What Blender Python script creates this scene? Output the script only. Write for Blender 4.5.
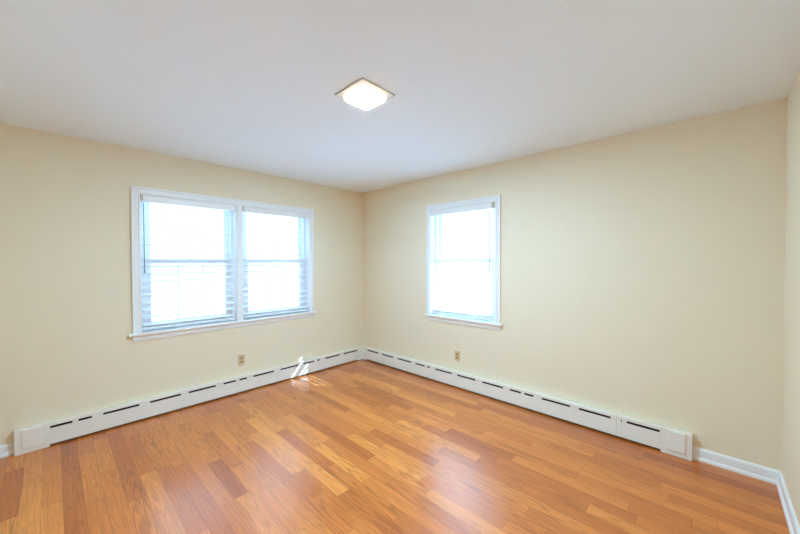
import bpy, bmesh, math, random
from mathutils import Vector, Matrix

# ------------------------------------------------------------------ camera, world, sun, exposure
for o in list(bpy.data.objects):
    bpy.data.objects.remove(o)
S = bpy.context.scene
COL = S.collection
R = math.radians

W, D, H = 4.0898, 3.80, 2.44            # room: x 0..W, y 0..-D, z 0..H

cam_d = bpy.data.cameras.new('camera')
cam_d.sensor_width = 36.0
cam_d.lens = 330.114 * 36.0 / 800.0
cam_d.clip_start = 0.01
cam = bpy.data.objects.new('camera', cam_d)
COL.objects.link(cam)
_y, _p, _r = R(43.5621), R(-0.8787), R(-0.1496)
fwd = Vector((-math.sin(_y) * math.cos(_p), math.cos(_y) * math.cos(_p), math.sin(_p)))
rgt = Vector((math.cos(_y), math.sin(_y), 0))
upv = rgt.cross(fwd)
rgt2 = math.cos(_r) * rgt + math.sin(_r) * upv
upv2 = -math.sin(_r) * rgt + math.cos(_r) * upv
M4 = Matrix((rgt2, upv2, -fwd)).transposed().to_4x4()
M4.translation = Vector((3.7671, -3.1689, 1.4202))
cam.matrix_world = M4
S.camera = cam

SKY = 1.0
SKY_COL = (1.7, 2.8, 4.1)
world = bpy.data.worlds.new('overcast_sky')
S.world = world
world.use_nodes = True
wn = world.node_tree.nodes
wn['Background'].inputs[0].default_value = (*SKY_COL, 1)
wn['Background'].inputs[1].default_value = SKY

sun_d = bpy.data.lights.new('sun', 'SUN')
SUN_COL = (34, 62, 96)
sun_d.energy = 1.0
sun_d.angle = R(0.53)
sun_d.color = SUN_COL
sun = bpy.data.objects.new('sun', sun_d)
COL.objects.link(sun)
sun.rotation_euler = Vector((-1.28, -1.0, -1.15)).to_track_quat('-Z', 'Y').to_euler()
sun.location = (6, 5, 6)

LAMP = 1.0
LAMP_COL = (395, 650, 880)
S.view_settings.view_transform = 'Standard'
S.view_settings.look = 'None'
S.view_settings.exposure = 0.02
S.view_settings.gamma = 1.0
S.view_settings.use_curve_mapping = False
S.cycles.use_denoising = True
S.cycles.use_light_tree = False
S.cycles.max_bounces = 14
S.cycles.diffuse_bounces = 10
S.cycles.transparent_max_bounces = 16
S.cycles.sample_clamp_indirect = 0.0

# ------------------------------------------------------------------ materials
def srgb(r, g, b):
    f = lambda c: (c / 12.92) if c <= 0.04045 else ((c + 0.055) / 1.055) ** 2.4
    return (f(r / 255), f(g / 255), f(b / 255), 1)

def mat(name, col, rough=0.5, spec=0.5, bump=0.0, bscale=200.0, metal=0.0, vary=0.0):
    m = bpy.data.materials.new(name)
    m.use_nodes = True
    nt = m.node_tree
    b = nt.nodes['Principled BSDF']
    b.inputs['Base Color'].default_value = col
    b.inputs['Roughness'].default_value = rough
    b.inputs['Specular IOR Level'].default_value = spec
    b.inputs['Metallic'].default_value = metal
    tc = nt.nodes.new('ShaderNodeTexCoord')
    if bump:
        n = nt.nodes.new('ShaderNodeTexNoise')
        n.inputs['Scale'].default_value = bscale
        n.inputs['Detail'].default_value = 3
        nt.links.new(tc.outputs['Object'], n.inputs['Vector'])
        bp = nt.nodes.new('ShaderNodeBump')
        bp.inputs['Strength'].default_value = bump
        bp.inputs['Distance'].default_value = 0.002
        nt.links.new(n.outputs['Fac'], bp.inputs['Height'])
        nt.links.new(bp.outputs['Normal'], b.inputs['Normal'])
    if vary:
        n2 = nt.nodes.new('ShaderNodeTexNoise')
        n2.inputs['Scale'].default_value = 3.0
        n2.inputs['Detail'].default_value = 4
        nt.links.new(tc.outputs['Object'], n2.inputs['Vector'])
        mx = nt.nodes.new('ShaderNodeMix')
        mx.data_type = 'RGBA'
        mx.inputs[6].default_value = col
        mx.inputs[7].default_value = (col[0] * (1 - vary), col[1] * (1 - vary), col[2] * (1 - vary), 1)
        nt.links.new(n2.outputs['Fac'], mx.inputs[0])
        nt.links.new(mx.outputs[2], b.inputs['Base Color'])
    return m

MW = mat('cream_wall_paint', srgb(235, 222, 195), 0.6, 0.3, 0.12, 260, vary=0.03)
MC = mat('white_ceiling_paint', srgb(237, 243, 246), 0.8, 0.2, 0.1, 180, vary=0.02)
MT = mat('white_trim_paint', srgb(238, 238, 236), 0.35, 0.5, 0.03, 60)
MH = mat('white_enamel', srgb(238, 233, 222), 0.4, 0.5, 0.03, 40, vary=0.03)
MD = mat('dark_steel', srgb(36, 34, 31), 0.6, 0.4, 0.05, 90)
MI = mat('ivory_plastic', srgb(214, 190, 146), 0.4, 0.5, 0.02, 90)
MI2 = mat('tan_plastic', srgb(176, 146, 100), 0.4, 0.5, 0.02, 90)
MK = mat('black_gap', srgb(30, 26, 22), 0.8, 0.2, 0.02, 90)
MCL = mat('beige_plastic', srgb(196, 186, 166), 0.5, 0.4, 0.02, 90)
MSI = mat('brushed_nickel', srgb(190, 190, 190), 0.35, 0.5, 0.02, 90, metal=0.8)
MV = mat('white_vinyl', srgb(235, 238, 242), 0.4, 0.5, 0.02, 60)
MWA = mat('silhouette_grey_wand', srgb(120, 122, 125), 0.3, 0.5, 0.01, 60)  # grey stands for the wand's dark silhouette against the bright window
MG = mat('added_bounce_snow', srgb(226, 230, 236), 0.9, 0.1, 0.2, 6, vary=0.1)  # unseen snow cover, added to bounce daylight up onto the ceiling
MSF = mat('shade_overhang_white', srgb(225, 225, 222), 0.6, 0.3, 0.05, 40)  # white of the unseen overhang added for its shade
MSH = mat('grey_shingles', srgb(110, 108, 106), 0.9, 0.2, 0.3, 30, vary=0.3)

def slat_mat():
    m = bpy.data.materials.new('white_faux_wood')
    m.use_nodes = True
    nt = m.node_tree
    b = nt.nodes['Principled BSDF']
    b.inputs['Base Color'].default_value = srgb(232, 232, 230)
    b.inputs['Roughness'].default_value = 0.4
    t = nt.nodes.new('ShaderNodeBsdfTranslucent')
    t.inputs['Color'].default_value = (0.8, 0.82, 0.85, 1)
    mx = nt.nodes.new('ShaderNodeMixShader')
    mx.inputs[0].default_value = 0.02
    nt.links.new(b.outputs[0], mx.inputs[1])
    nt.links.new(t.outputs[0], mx.inputs[2])
    nt.links.new(mx.outputs[0], nt.nodes['Material Output'].inputs[0])
    n = nt.nodes.new('ShaderNodeTexNoise')
    n.inputs['Scale'].default_value = 120
    bp = nt.nodes.new('ShaderNodeBump')
    bp.inputs['Strength'].default_value = 0.05
    bp.inputs['Distance'].default_value = 0.001
    nt.links.new(n.outputs['Fac'], bp.inputs['Height'])
    nt.links.new(bp.outputs[0], b.inputs['Normal'])
    return m
MS = slat_mat()

def glass_mat():
    m = bpy.data.materials.new('window_glass')
    m.use_nodes = True
    nt = m.node_tree
    nt.nodes.remove(nt.nodes['Principled BSDF'])
    tr = nt.nodes.new('ShaderNodeBsdfTransparent')
    tr.inputs[0].default_value = (0.95, 0.97, 0.97, 1)
    gl = nt.nodes.new('ShaderNodeBsdfGlossy')
    gl.inputs['Roughness'].default_value = 0.02
    mx = nt.nodes.new('ShaderNodeMixShader')
    mx.inputs[0].default_value = 0.05
    nt.links.new(tr.outputs[0], mx.inputs[1])
    nt.links.new(gl.outputs[0], mx.inputs[2])
    nt.links.new(mx.outputs[0], nt.nodes['Material Output'].inputs[0])
    return m
MGL = glass_mat()

def lamp_mat(strength, col):
    m = bpy.data.materials.new('lit_frosted_glass')
    m.use_nodes = True
    nt = m.node_tree
    b = nt.nodes['Principled BSDF']
    b.inputs['Base Color'].default_value = (0.9, 0.88, 0.82, 1)
    b.inputs['Roughness'].default_value = 0.25
    b.inputs['Emission Color'].default_value = (*col, 1)
    b.inputs['Emission Strength'].default_value = strength
    return m
ML = lamp_mat(LAMP, LAMP_COL)
MLR = lamp_mat(2.2, (1.0, 0.86, 0.66))
MLR.name = 'frosted_glass_rim'

FT = (0.95, 0.62, 0.29)                      # stain tint
def oak(r, g, b):
    c = srgb(r, g, b)
    return (c[0] * FT[0], c[1] * FT[1], c[2] * FT[2], 1)
PW = 0.0885                                  # floor board width
def floor_mat():
    m = bpy.data.materials.new('oak_strip_floor')
    m.use_nodes = True
    nt = m.node_tree
    N, L = nt.nodes, nt.links
    b = N['Principled BSDF']
    def math_(op, a, bb=None, c=None):
        n = N.new('ShaderNodeMath'); n.operation = op
        for i, v in enumerate((a, bb, c)):
            if v is None: continue
            if isinstance(v, (int, float)): n.inputs[i].default_value = v
            else: L.new(v, n.inputs[i])
        return n.outputs[0]
    tc = N.new('ShaderNodeTexCoord')
    sx = N.new('ShaderNodeSeparateXYZ'); L.new(tc.outputs['Object'], sx.inputs[0])
    X, Y = sx.outputs[0], sx.outputs[1]
    rowf = math_('DIVIDE', math_('ADD', Y, 3.2340 + PW * 40), PW)
    row = math_('FLOOR', rowf)
    fr = math_('SUBTRACT', rowf, row)
    wr = N.new('ShaderNodeTexWhiteNoise'); wr.noise_dimensions = '1D'
    L.new(row, wr.inputs['W'])
    # boards of uneven length along x: 1-D Voronoi cells
    wcoord = math_('ADD', math_('DIVIDE', X, 0.72), math_('MULTIPLY', wr.outputs['Value'], 400.0))
    vo = N.new('ShaderNodeTexVoronoi'); vo.voronoi_dimensions = '1D'; vo.feature = 'F1'
    vo.inputs['Scale'].default_value = 1.0; vo.inputs['Randomness'].default_value = 0.75
    L.new(wcoord, vo.inputs['W'])
    ve = N.new('ShaderNodeTexVoronoi'); ve.voronoi_dimensions = '1D'; ve.feature = 'DISTANCE_TO_EDGE'
    ve.inputs['Scale'].default_value = 1.0; ve.inputs['Randomness'].default_value = 0.75
    L.new(wcoord, ve.inputs['W'])
    wp = N.new('ShaderNodeTexWhiteNoise'); wp.noise_dimensions = '2D'
    cb = N.new('ShaderNodeCombineXYZ'); L.new(vo.outputs['W'], cb.inputs[0]); L.new(row, cb.inputs[1])
    L.new(cb.outputs[0], wp.inputs['Vector'])
    rnd = wp.outputs['Value']
    sc = N.new('ShaderNodeSeparateColor'); L.new(wp.outputs['Color'], sc.inputs[0])
    ramp = N.new('ShaderNodeValToRGB')
    e = ramp.color_ramp.elements
    e[0].position = 0.0; e[0].color = oak(178, 112, 66)
    e[1].position = 1.0; e[1].color = oak(226, 170, 112)
    for p, c in ((0.12, (194, 128, 78)), (0.35, (203, 139, 86)), (0.65, (213, 150, 95)), (0.85, (220, 160, 104))):
        k = e.new(p); k.color = oak(*c)
    L.new(rnd, ramp.inputs[0])
    # grain: long stretched noise plus cathedral rings, offset per board
    def vec(ax, ay, off):
        c = N.new('ShaderNodeCombineXYZ')
        L.new(math_('MULTIPLY', X, ax), c.inputs[0])
        L.new(math_('MULTIPLY', Y, ay), c.inputs[1])
        L.new(math_('MULTIPLY', off, 57.0), c.inputs[2])
        return c.outputs[0]
    n1 = N.new('ShaderNodeTexNoise'); n1.inputs['Scale'].default_value = 1.0
    n1.inputs['Detail'].default_value = 6; n1.inputs['Roughness'].default_value = 0.65
    L.new(vec(4.0, 170.0, rnd), n1.inputs['Vector'])
    n2 = N.new('ShaderNodeTexNoise'); n2.inputs['Scale'].default_value = 1.0
    n2.inputs['Detail'].default_value = 2
    L.new(vec(1.1, 13.0, sc.outputs[1]), n2.inputs['Vector'])
    rings = math_('SINE', math_('MULTIPLY', n2.outputs['Fac'], 75.0))
    rings = math_('MULTIPLY_ADD', rings, 0.5, 0.5)
    rings = math_('POWER', rings, 2.0)
    amt = math_('MULTIPLY', rings, math_('MULTIPLY', sc.outputs[2], 0.36))
    pores = N.new('ShaderNodeMapRange'); L.new(n1.outputs['Fac'], pores.inputs[0])
    pores.inputs[1].default_value = 0.35; pores.inputs[2].default_value = 0.7
    pores.inputs[3].default_value = 0.78; pores.inputs[4].default_value = 1.12
    tone = math_('MULTIPLY', pores.outputs[0], math_('SUBTRACT', 1.09, amt))
    n3 = N.new('ShaderNodeTexNoise'); n3.inputs['Scale'].default_value = 1.0; n3.inputs['Detail'].default_value = 3
    L.new(vec(1.4, 9.0, sc.outputs[0]), n3.inputs['Vector'])
    tone = math_('MULTIPLY', tone, math_('MULTIPLY_ADD', n3.outputs['Fac'], 0.35, 0.825))
    # seams
    ed = math_('MINIMUM', fr, math_('SUBTRACT', 1.0, fr))
    s1 = math_('LESS_THAN', ed, 0.009)
    s2 = math_('LESS_THAN', ve.outputs['Distance'], 0.0016)
    seam = math_('MAXIMUM', s1, s2)
    tone = math_('MULTIPLY', tone, math_('SUBTRACT', 1.0, math_('MULTIPLY', seam, 0.42)))
    mul = N.new('ShaderNodeMix'); mul.data_type = 'RGBA'; mul.blend_type = 'MULTIPLY'
    mul.inputs[0].default_value = 1.0
    L.new(ramp.outputs[0], mul.inputs[6])
    cg = N.new('ShaderNodeCombineColor')
    L.new(tone, cg.inputs[0])
    L.new(math_('POWER', tone, 1.15), cg.inputs[1])
    L.new(math_('POWER', tone, 1.35), cg.inputs[2])
    L.new(cg.outputs[0], mul.inputs[7])
    L.new(mul.outputs[2], b.inputs['Base Color'])
    b.inputs['Roughness'].default_value = 0.32
    b.inputs['Specular IOR Level'].default_value = 0.45
    b.inputs['Coat Weight'].default_value = 0.5
    b.inputs['Coat Roughness'].default_value = 0.22
    bp = N.new('ShaderNodeBump'); bp.inputs['Strength'].default_value = 0.12
    bp.inputs['Distance'].default_value = 0.001
    L.new(tone, bp.inputs['Height']); L.new(bp.outputs[0], b.inputs['Normal'])
    return m
MF = floor_mat()

# ------------------------------------------------------------------ helpers
def bx(bm, a, b, T=None):
    """axis box between corners a and b, each corner passed through T"""
    xs, ys, zs = (a[0], b[0]), (a[1], b[1]), (a[2], b[2])
    v = {}
    for i in (0, 1):
        for j in (0, 1):
            for k in (0, 1):
                p = (xs[i], ys[j], zs[k])
                v[i, j, k] = bm.verts.new(T(*p) if T else p)
    for f in (((0,0,0),(0,0,1),(0,1,1),(0,1,0)), ((1,0,0),(1,1,0),(1,1,1),(1,0,1)),
              ((0,0,0),(1,0,0),(1,0,1),(0,0,1)), ((0,1,0),(0,1,1),(1,1,1),(1,1,0)),
              ((0,0,0),(0,1,0),(1,1,0),(1,0,0)), ((0,0,1),(1,0,1),(1,1,1),(0,1,1))):
        bm.faces.new([v[q] for q in f])

def prism(bm, prof, s0, s1, T):
    """profile of (d, z) points swept along s"""
    A = [bm.verts.new(T(s0, d, z)) for d, z in prof]
    B = [bm.verts.new(T(s1, d, z)) for d, z in prof]
    n = len(prof)
    for i in range(n):
        j = (i + 1) % n
        bm.faces.new((A[i], A[j], B[j], B[i]))
    bm.faces.new(A)
    bm.faces.new(list(reversed(B)))

def tube(bm, p, q, r, n=8):
    p, q = Vector(p), Vector(q)
    ax = (q - p).normalized()
    u = ax.orthogonal().normalized(); w = ax.cross(u)
    A, B = [], []
    for i in range(n):
        a = 2 * math.pi * i / n
        o = (math.cos(a) * u + math.sin(a) * w) * r
        A.append(bm.verts.new(p + o)); B.append(bm.verts.new(q + o))
    for i in range(n):
        j = (i + 1) % n
        bm.faces.new((A[i], A[j], B[j], B[i]))
    bm.faces.new(A); bm.faces.new(list(reversed(B)))

def obj(name, bm, m, parent=None, bevel=0.0, seg=2, smooth=False):
    bmesh.ops.recalc_face_normals(bm, faces=bm.faces)
    me = bpy.data.meshes.new(name)
    bm.to_mesh(me); bm.free()
    me.materials.append(m)
    o = bpy.data.objects.new(name, me)
    COL.objects.link(o)
    if parent:
        o.parent = parent
        o.matrix_parent_inverse = Matrix.Translation(-parent.location)
    if bevel:
        md = o.modifiers.new('bevel', 'BEVEL')
        md.width = bevel; md.segments = seg; md.limit_method = 'ANGLE'
    if smooth:
        for p in me.polygons: p.use_smooth = True
    return o

def struct(o):
    o['kind'] = 'structure'
    return o

def thing(name, loc, label, cat, group=None):
    o = bpy.data.objects.new(name, None)
    COL.objects.link(o)
    o.location = loc
    o.empty_display_size = 0.1
    o['label'] = label; o['category'] = cat
    if group: o['group'] = group
    return o

TL = lambda s, d, z: (d, s, z)          # left wall: s = y, d = distance into the room
TB = lambda s, d, z: (s, -d, z)         # back wall: s = x
TR = lambda s, d, z: (W - d, s, z)      # right wall: s = y
TF = lambda s, d, z: (s, -D + d, z)     # front wall (behind the camera): s = x

# ------------------------------------------------------------------ room shell
T_ = 0.17                                 # wall thickness
Z0, Z1 = 0.785, 2.04                      # window openings: stool top to head
J = 0.018                                 # jamb board
UNITS_L = [(-2.620, -1.790), (-1.725, -0.908)]
UNIT_R = (1.275, 2.128)

def wall(name, T, s0, s1, holes):
    bm = bmesh.new()
    ss = sorted({s0, s1, *[h[0] for h in holes], *[h[1] for h in holes]})
    zs = sorted({0.0, H, *[h[2] for h in holes], *[h[3] for h in holes]})
    for a, b in zip(ss, ss[1:]):
        for c, d in zip(zs, zs[1:]):
            m_, n_ = (a + b) / 2, (c + d) / 2
            if any(h[0] < m_ < h[1] and h[2] < n_ < h[3] for h in holes):
                continue
            bx(bm, (a, -T_, c), (b, 0, d), T)
    bmesh.ops.remove_doubles(bm, verts=bm.verts, dist=1e-5)
    seen = {}
    for f in bm.faces:
        seen.setdefault(frozenset(v.index for v in f.verts), []).append(f)
    bm.verts.index_update()
    seen = {}
    for f in bm.faces:
        seen.setdefault(frozenset(v.index for v in f.verts), []).append(f)
    kill = [f for fs in seen.values() if len(fs) > 1 for f in fs]
    bmesh.ops.delete(bm, geom=kill, context='FACES_ONLY')
    return struct(obj(name, bm, MW))

wall('wall_left', TL, -D, 0, [(UNITS_L[0][0] - J, UNITS_L[1][1] + J, Z0 - J, Z1 + J)])
wall('wall_back', TB, -T_, W + T_, [(UNIT_R[0] - J, UNIT_R[1] + J, Z0 - J, Z1 + J)])
wall('wall_right', TR, -D, 0, [])
wall('wall_front', TF, -T_, W + T_, [])
bm = bmesh.new(); bx(bm, (-T_, -D - T_, -0.12), (W + T_, T_, 0)); struct(obj('floor', bm, MF))
bm = bmesh.new(); bx(bm, (-T_, -D - T_, H), (W + T_, T_, H + 0.12)); struct(obj('ceiling', bm, MC))

# added outside, unseen: snowy ground bouncing daylight in, overhang shading the back window top
bm = bmesh.new(); bx(bm, (-40, -40, -0.75), (40, 40, -0.70)); struct(obj('ground', bm, MG))
bm = bmesh.new()
prism(bm, [(-T_ - 0.005, 2.565), (-T_ - 0.005, 2.68), (-0.88, 2.50), (-0.88, 2.40), (-0.86, 2.40), (-0.86, 2.48)], -0.6, W + 0.6, TB)
struct(obj('shade_overhang', bm, MSF))

# ------------------------------------------------------------------ baseboards
BASE = [(0, 0), (0.024, 0), (0.024, 0.012), (0.020, 0.020), (0.014, 0.024), (0.013, 0.072), (0.008, 0.082), (0.004, 0.086), (0, 0.086)]
HL_END, HR_END = -3.382, 3.667           # free ends of the heaters
bm = bmesh.new(); prism(bm, BASE, -D, HL_END - 0.002, TL); struct(obj('baseboard_left', bm, MT))
bm = bmesh.new(); prism(bm, BASE, HR_END + 0.002, W, TB); struct(obj('baseboard_back', bm, MT))
bm = bmesh.new(); prism(bm, BASE, -D, -0.0, TR); struct(obj('baseboard_right', bm, MT))
bm = bmesh.new(); prism(bm, BASE, 0.026, W - 0.026, TF); struct(obj('baseboard_front', bm, MT))

# ------------------------------------------------------------------ windows
LIN = 0.035                               # jamb track
ST = 0.055                                # sash stile

def sash(root, T, a, b, z0, z1, d0, d1, rb, rt, name, grid=True):
    bm = bmesh.new()
    bx(bm, (a, d0, z0), (a + ST, d1, z1), T)
    bx(bm, (b - ST, d0, z0), (b, d1, z1), T)
    bx(bm, (a + ST, d0, z0), (b - ST, d1, z0 + rb), T)
    bx(bm, (a + ST, d0, z1 - rt), (b - ST, d1, z1), T)
    o = obj(name, bm, MV, root)
    ga, gb, gz0, gz1 = a + ST, b - ST, z0 + rb, z1 - rt
    dm = (d0 + d1) / 2
    bm = bmesh.new(); bx(bm, (ga - .004, dm - 0.002, gz0 - .004), (gb + .004, dm + 0.002, gz1 + .004), T)
    obj('pane', bm, MGL, o)
    if not grid:
        return o
    bm = bmesh.new()
    for k in (1, 2):
        s = ga + (gb - ga) * k / 3
        bx(bm, (s - 0.006, dm + 0.003, gz0), (s + 0.006, dm + 0.010, gz1), T)
    zc = (gz0 + gz1) / 2
    bx(bm, (ga, dm + 0.0035, zc - 0.006), (gb, dm + 0.0095, zc + 0.006), T)
    obj('muntin', bm, MV, o)
    return o

def window(name, T, units, loc, left_w, right_w):
    root = bpy.data.objects.new(name, None); COL.objects.link(root); root.location = loc
    struct(root)
    A, B = units[0][0], units[-1][1]
    oa, ob, oz = A - left_w, B + right_w, 2.102
    bm = bmesh.new()                     # casing: flat board, raised outer band, inner bead
    for (a, b) in ((oa, A), (ob, B)):
        sg = 1 if b > a else -1
        bx(bm, (a, 0, Z0), (a + sg * 0.020, 0.024, oz), T)
        bx(bm, (a + sg * 0.020, 0, Z0), (b - sg * 0.012, 0.015, oz - 0.020), T)
        bx(bm, (b - sg * 0.012, 0, Z0), (b, 0.019, oz - 0.020), T)
    bx(bm, (oa + 0.020, 0, oz - 0.020), (ob - 0.020, 0.024, oz), T)
    bx(bm, (A, 0, Z1 + 0.012), (B, 0.015, oz - 0.020), T)
    bx(bm, (A, 0, Z1), (B, 0.019, Z1 + 0.012), T)
    obj('casing', bm, MT, root, 0.003)
    bm = bmesh.new()                     # jamb boards lining the opening
    bx(bm, (A - J, -T_, Z0 - J), (A, 0, Z1 + J), T)
    bx(bm, (B, -T_, Z0 - J), (B + J, 0, Z1 + J), T)
    bx(bm, (A, -T_, Z1), (B, 0, Z1 + J), T)
    for a, b in units:                   # tracks
        for s0, s1 in ((a, a + LIN), (b - LIN, b)):
            bx(bm, (s0, -T_, Z0), (s1, -0.068, Z1), T)
    obj('jamb', bm, MV, root)
    for (a, b), (c, d) in zip(units, units[1:]):
        bm = bmesh.new()
        bx(bm, (b, -T_, Z0), (c, 0.006, Z1), T)
        bx(bm, (b + 0.012, 0.006, Z0), (c - 0.012, 0.014, Z1), T)
        obj('mullion', bm, MT, root, 0.002)
    bm = bmesh.new()
    bx(bm, (oa - 0.028, 0, Z0 - 0.022), (ob + 0.028, 0.045, Z0), T)
    bx(bm, (A, -T_ - 0.02, Z0 - 0.018), (B, 0.002, Z0 - 0.0005), T)
    obj('sill', bm, MT, root, 0.005, 3)
    bm = bmesh.new()
    prism(bm, [(0, Z0 - 0.022), (0.020, Z0 - 0.022), (0.019, Z0 - 0.055), (0.013, Z0 - 0.062), (0.011, Z0 - 0.074), (0, Z0 - 0.074)], oa + 0.002, ob - 0.002, T)
    obj('apron', bm, MT, root)
    for a, b in units:
        sash(root, T, a + LIN, b - LIN, 1.412, Z1, -0.138, -0.110, 0.030, 0.05, 'upper_sash', len(units) == 1)
        lo = sash(root, T, a + LIN, b - LIN, Z0 + 0.003, 1.458, -0.106, -0.076, 0.075, 0.046, 'lower_sash')
        bm = bmesh.new()
        m_ = (a + b) / 2
        bx(bm, (m_ - 0.03, -0.100, 1.458), (m_ + 0.03, -0.080, 1.466), T)
        bx(bm, (m_ - 0.008, -0.098, 1.466), (m_ + 0.022, -0.088, 1.474), T)
        obj('sash_lock', bm, MV, lo)
    return root

window('window_1', TL, UNITS_L, (0, -1.757, Z0), 0.066, 0.063)
window('window_2', TB, [UNIT_R], (1.70, 0, Z0), 0.053, 0.056)

# ------------------------------------------------------------------ blinds
PITCH, SW, TILT = 0.0675, 0.058, R(10)
def blind(T, s0, s1, h0, h1, clip_s, wand_s, loc, label, tilt=lambda z: TILT):
    root = thing('window_blind', loc, label, 'blind', 'white slatted window blinds')
    dc = -0.034
    bm = bmesh.new(); bx(bm, (h0, -0.062, 1.985), (h1, -0.006, 2.036), T)
    obj('headrail', bm, MV, root, 0.002)
    bm = bmesh.new()
    prism(bm, [(-0.005, 1.974), (0.004, 1.974), (0.006, 1.980), (0.004, 1.988), (0.004, 2.024), (0.006, 2.032), (0.004, 2.038), (-0.005, 2.038)], h0, h1, T)
    obj('valance', bm, MT, root)
    bm = bmesh.new()
    c0, c1 = clip_s
    bx(bm, (c0, 0.0065, 1.985), (c1, 0.0105, 2.045), T)
    obj('valance_clip', bm, MCL, root, 0.002)
    bm = bmesh.new()
    z = 1.926
    zs = []
    while z > 0.84:
        zs.append(z)
        tl = tilt(z)
        ca, sa = math.cos(tl), math.sin(tl)
        prof = []
        top = [(-SW / 2, -0.0012), (-SW / 4, 0.0008), (0, 0.0016), (SW / 4, 0.0008), (SW / 2, -0.0012)]
        for t, h in [(t, h + 0.0015) for t, h in top] + [(t, h - 0.0015) for t, h in reversed(top)]:
            # outer edge (negative d) tipped up, inner edge down
            prof.append((dc + t * ca + h * sa, z - t * sa + h * ca))
        prism(bm, prof, s0, s1, T)
        z -= PITCH
    obj('slats', bm, MS, root)
    bm = bmesh.new(); bx(bm, (s0, dc - 0.029, 0.803), (s1, dc + 0.029, 0.823), T)
    obj('bottom_rail', bm, MV, root, 0.003)
    n = 3
    for k in range(n):
        s = s0 + (s1 - s0) * (0.10 + 0.80 * k / (n - 1))
        bm = bmesh.new()
        for d in (dc - 0.031, dc + 0.031):
            bx(bm, (s - 0.0008, d - 0.0008, 0.805), (s + 0.0008, d + 0.0008, 1.99), T)
        for zz in zs:
            bx(bm, (s - 0.0006, dc - 0.031, zz - 0.0075), (s + 0.0006, dc + 0.031, zz - 0.0065), lambda a, d, q, zz=zz: T(a, d, q - (d - dc) * math.tan(tilt(zz))))
        obj('ladder_cord', bm, MV, root)
    if wand_s is not None:
        bm = bmesh.new()
        tube(bm, T(wand_s, 0.002, 1.965), T(wand_s, 0.004, 1.36), 0.0035)
        w = obj('wand', bm, MWA, root, smooth=True)
        bm = bmesh.new()
        tube(bm, T(wand_s, 0.004, 1.36), T(wand_s, 0.004, 1.325), 0.0055, 10)
        obj('grip', bm, MWA, w, smooth=True)
    return root

blind(TL, -2.606, -1.808, -2.616, -1.794, (-2.616, -2.598), -2.593, (0, -2.205, Z0),
      'white slatted blind in the left half of the double window, with a tilt wand')
blind(TL, -1.712, -0.918, -1.721, -0.912, (-1.721, -1.705), None, (0, -1.316, Z0),
      'white slatted blind in the half of the double window nearer the room corner')
blind(TB, 1.300, 2.058, 1.279, 2.124, (2.082, 2.118), 2.056, (1.70, 0, Z0),
      'white slatted blind in the narrow single window on its own wall',
      lambda z: TILT if z > 1.12 else R(4.5))

# ------------------------------------------------------------------ hydronic baseboard heaters
HDP = 0.060
SL = [(-3.200, -3.077), (-3.043, -2.963), (-2.894, -2.653), (-2.576, -2.335), (-2.27, -2.029), (-1.954, -1.83),
      (-1.795, -1.717), (-1.647, -1.408), (-1.326, -1.098), (-1.026, -0.872), (-0.832, -0.787), (-0.707, -0.475), (-0.407, -0.168)]
SR = [(0.143, 0.389), (0.465, 0.683), (0.766, 1.003), (1.074, 1.223), (1.258, 1.302), (1.384, 1.619), (1.691, 1.920),
      (2.004, 2.239), (2.311, 2.423), (2.455, 2.544), (2.620, 2.863), (2.935, 3.169), (3.240, 3.247), (3.279, 3.484)]
ZA, ZB = 0.1415, 0.1590

def cover(T, s0, s1, slots, root):
    """folded sheet cover with real slots; profile up the front and back to the wall"""
    bm = bmesh.new()
    prof = [(HDP - 0.006, 0.017), (HDP, 0.018), (HDP, 0.080), (HDP, ZA), (HDP, ZB), (HDP, 0.180), (HDP - 0.003, 0.184), (HDP - 0.010, 0.184), (0.001, 0.172)]
    ss = sorted({s0, s1, *[max(s0, min(s1, q)) for p in slots for q in p]})
    V = {}
    def vt(i, j):
        if (i, j) not in V:
            V[i, j] = bm.verts.new(T(ss[i], prof[j][0], prof[j][1]))
        return V[i, j]
    for i in range(len(ss) - 1):
        mid = (ss[i] + ss[i + 1]) / 2
        for j in range(len(prof) - 1):
            if prof[j][1] == ZA and any(a < mid < b for a, b in slots):
                continue
            bm.faces.new((vt(i, j), vt(i + 1, j), vt(i + 1, j + 1), vt(i, j + 1)))
    o = obj('cover_panel', bm, MH, root)
    md = o.modifiers.new('sheet', 'SOLIDIFY'); md.thickness = 0.0016; md.offset = 0
    return o

def heater(T, s0, s1, joints, slots, root):
    edges = [s0, *joints, s1]
    for a, b in zip(edges, edges[1:]):
        cover(T, a + (0.0006 if a != s0 else 0), b - (0.0006 if b != s1 else 0), [q for q in slots if q[1] > a and q[0] < b], root)
    bm = bmesh.new()
    bx(bm, (s0, 0.001, 0.012), (s1, 0.003, 0.168), T)
    obj('back_panel', bm, MD, root)
    bm = bmesh.new()                     # damper flap behind the slots, finned tube below
    bx(bm, (s0, 0.030, 0.128), (s1, 0.034, 0.164), T)
    obj('damper', bm, MD, root)
    bm = bmesh.new()
    bx(bm, (s0, 0.010, 0.035), (s1, 0.048, 0.095), T)
    obj('heating_element', bm, MD, root)

def end_cap(T, s0, s1, p0, p1, root):
    bm = bmesh.new()
    g = HDP + 0.004
    prism(bm, [(0.001, 0.001), (g, 0.001), (g, 0.186), (g - 0.004, 0.190), (g - 0.012, 0.189), (0.001, 0.177)], s0, s1, T)
    o = obj('end_cap', bm, MH, root, 0.002)
    bm = bmesh.new()
    bx(bm, (p0, g - 0.002, 0.036), (p1, g + 0.009, 0.180), T)
    obj('access_plate', bm, MH, o, 0.004, 3)

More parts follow.
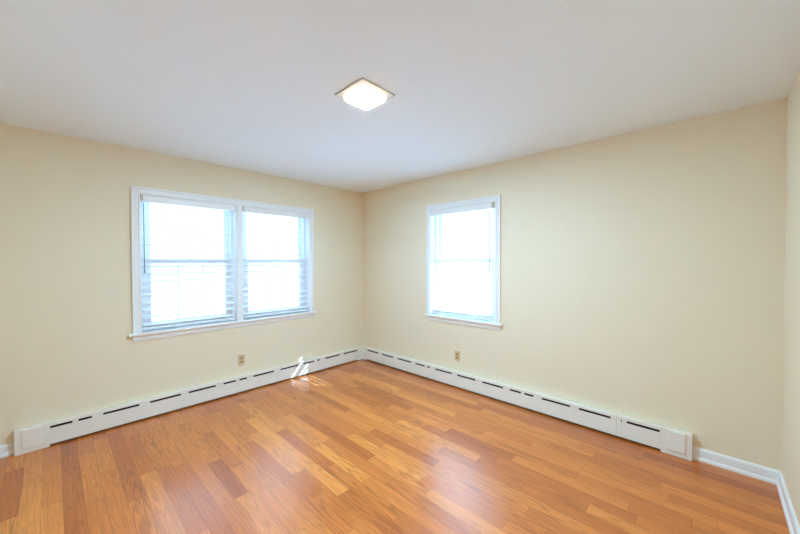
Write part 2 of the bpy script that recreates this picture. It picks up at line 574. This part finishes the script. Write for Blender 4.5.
lh = thing('baseboard_heater', (0, -1.77, 0), 'long white slotted baseboard heater under the double window', 'heater', 'white baseboard heaters')
heater(TL, -3.203, -0.157, [-1.36], SL, lh)
end_cap(TL, HL_END, -3.2035, -3.343, -3.243, lh)
rh = thing('baseboard_heater', (1.9, 0, 0), 'long white slotted baseboard heater under the single window', 'heater', 'white baseboard heaters')
heater(TB, 0.131, 3.490, [1.665, 3.208], SR, rh)
end_cap(TB, 3.4905, HR_END, 3.528, 3.632, rh)
bm = bmesh.new()                         # corner cover: an L-shaped cap
g = HDP + 0.003
pts = [(0.001, -0.001), (0.131, -0.001), (0.131, -g), (g, -g), (g, -0.157), (0.001, -0.157)]
A = [bm.verts.new((x, y, 0.001)) for x, y in pts]
B = [bm.verts.new((x, y, 0.186 if max(x, -y) > 0.01 and min(x, -y) > 0.01 else 0.174)) for x, y in pts]
for i in range(6):
    bm.faces.new((A[i], A[(i + 1) % 6], B[(i + 1) % 6], B[i]))
bm.faces.new(A); bm.faces.new(B)
o = obj('corner_cover', bm, MH, None, 0.004, 3)
o['label'] = 'plain white corner cover joining the two baseboard heaters'; o['category'] = 'heater cover'

# ------------------------------------------------------------------ wall outlets
def outlet(T, s, z, label):
    root = thing('wall_outlet', T(s, 0, z), label, 'outlet', 'ivory wall outlets')
    bm = bmesh.new(); bx(bm, (s - 0.036, 0.0003, z - 0.0585), (s + 0.036, 0.006, z + 0.0585), T)
    obj('cover_plate', bm, MI, root, 0.003, 3)
    for q in (-1, 1):
        zc = z + q * 0.0195
        bm = bmesh.new()
        n = 20; ring = []
        for k in range(n):
            a = 2 * math.pi * k / n
            ring.append((0.0165 * math.cos(a), max(-0.0125, min(0.0125, 0.0165 * math.sin(a)))))
        A = [bm.verts.new(T(s + u, 0.0055, zc + v)) for u, v in ring]
        B = [bm.verts.new(T(s + u, 0.0085, zc + v)) for u, v in ring]
        for k in range(n):
            bm.faces.new((A[k], A[(k + 1) % n], B[(k + 1) % n], B[k]))
        bm.faces.new(A); bm.faces.new(B)
        r_ = obj('receptacle', bm, MI2, root)
        bm = bmesh.new()
        bx(bm, (s - 0.0075, 0.0080, zc - 0.001), (s - 0.0052, 0.0088, zc + 0.008), T)
        bx(bm, (s + 0.0052, 0.0080, zc - 0.001), (s + 0.0075, 0.0088, zc + 0.007), T)
        bx(bm, (s - 0.0022, 0.0080, zc - 0.009), (s + 0.0022, 0.0088, zc - 0.005), T)
        obj('slot', bm, MK, r_)
    bm = bmesh.new()
    p, q = Vector(T(s, 0.0055, z)), Vector(T(s, 0.0072, z))
    tube(bm, p, q, 0.0032, 12)
    obj('screw', bm, MSI, root)
outlet(TL, -1.750, 0.345, 'ivory wall outlet below the double window')
outlet(TB, 1.655, 0.346, 'ivory wall outlet below the single window')

# ------------------------------------------------------------------ ceiling light
LX, LY, LHf = 2.221, -1.847, 0.127
root = thing('ceiling_light', (LX, LY, H), 'square flush ceiling light with a glowing frosted glass diffuser', 'ceiling light')
bm = bmesh.new(); bx(bm, (LX - LHf, LY - LHf, H - 0.006), (LX + LHf, LY + LHf, H - 0.0005))
obj('base_plate', bm, MT, root, 0.001)
bm = bmesh.new()
for a, b, c, d in ((-1, -1, 1, -1), (-1, 1, 1, 1), (-1, -1, -1, 1), (1, -1, 1, 1)):
    bx(bm, (LX + a * LHf - 0.0022, LY + b * LHf - 0.0022, H - 0.0068), (LX + c * LHf + 0.0022, LY + d * LHf + 0.0022, H - 0.0008))
obj('trim_edge', bm, MSI, root)
bm = bmesh.new()
rings = []
for h, z, c in ((0.097, H - 0.006, 0.018), (0.097, H - 0.026, 0.018), (0.093, H - 0.036, 0.016), (0.084, H - 0.042, 0.014)):
    pts = []
    for (sx, sy) in ((1, 1), (-1, 1), (-1, -1), (1, -1)):
        a0 = math.atan2(sy, sx)
        for t in (-45, -15, 15, 45):
            a = a0 + R(t)
            pts.append((LX + sx * (h - c) + c * math.cos(a), LY + sy * (h - c) + c * math.sin(a), z))
    rings.append([bm.verts.new(p) for p in pts])
lens = [tuple(v.co) for v in rings[-1]]
for A, B in zip(rings, rings[1:]):
    n = len(A)
    for i in range(n):
        bm.faces.new((A[i], A[(i + 1) % n], B[(i + 1) % n], B[i]))
obj('diffuser_rim', bm, MLR, root)
bm = bmesh.new()
bm.faces.new([bm.verts.new(v) for v in lens])
ex = bmesh.ops.extrude_face_region(bm, geom=list(bm.faces))
bmesh.ops.translate(bm, verts=[v for v in ex['geom'] if isinstance(v, bmesh.types.BMVert)], vec=(0, 0, 0.002))
obj('diffuser', bm, ML, root)
bm = bmesh.new()
tube(bm, (LX, LY, H - 0.0415), (LX, LY, H - 0.047), 0.007, 12)
obj('finial', bm, MSI, root)
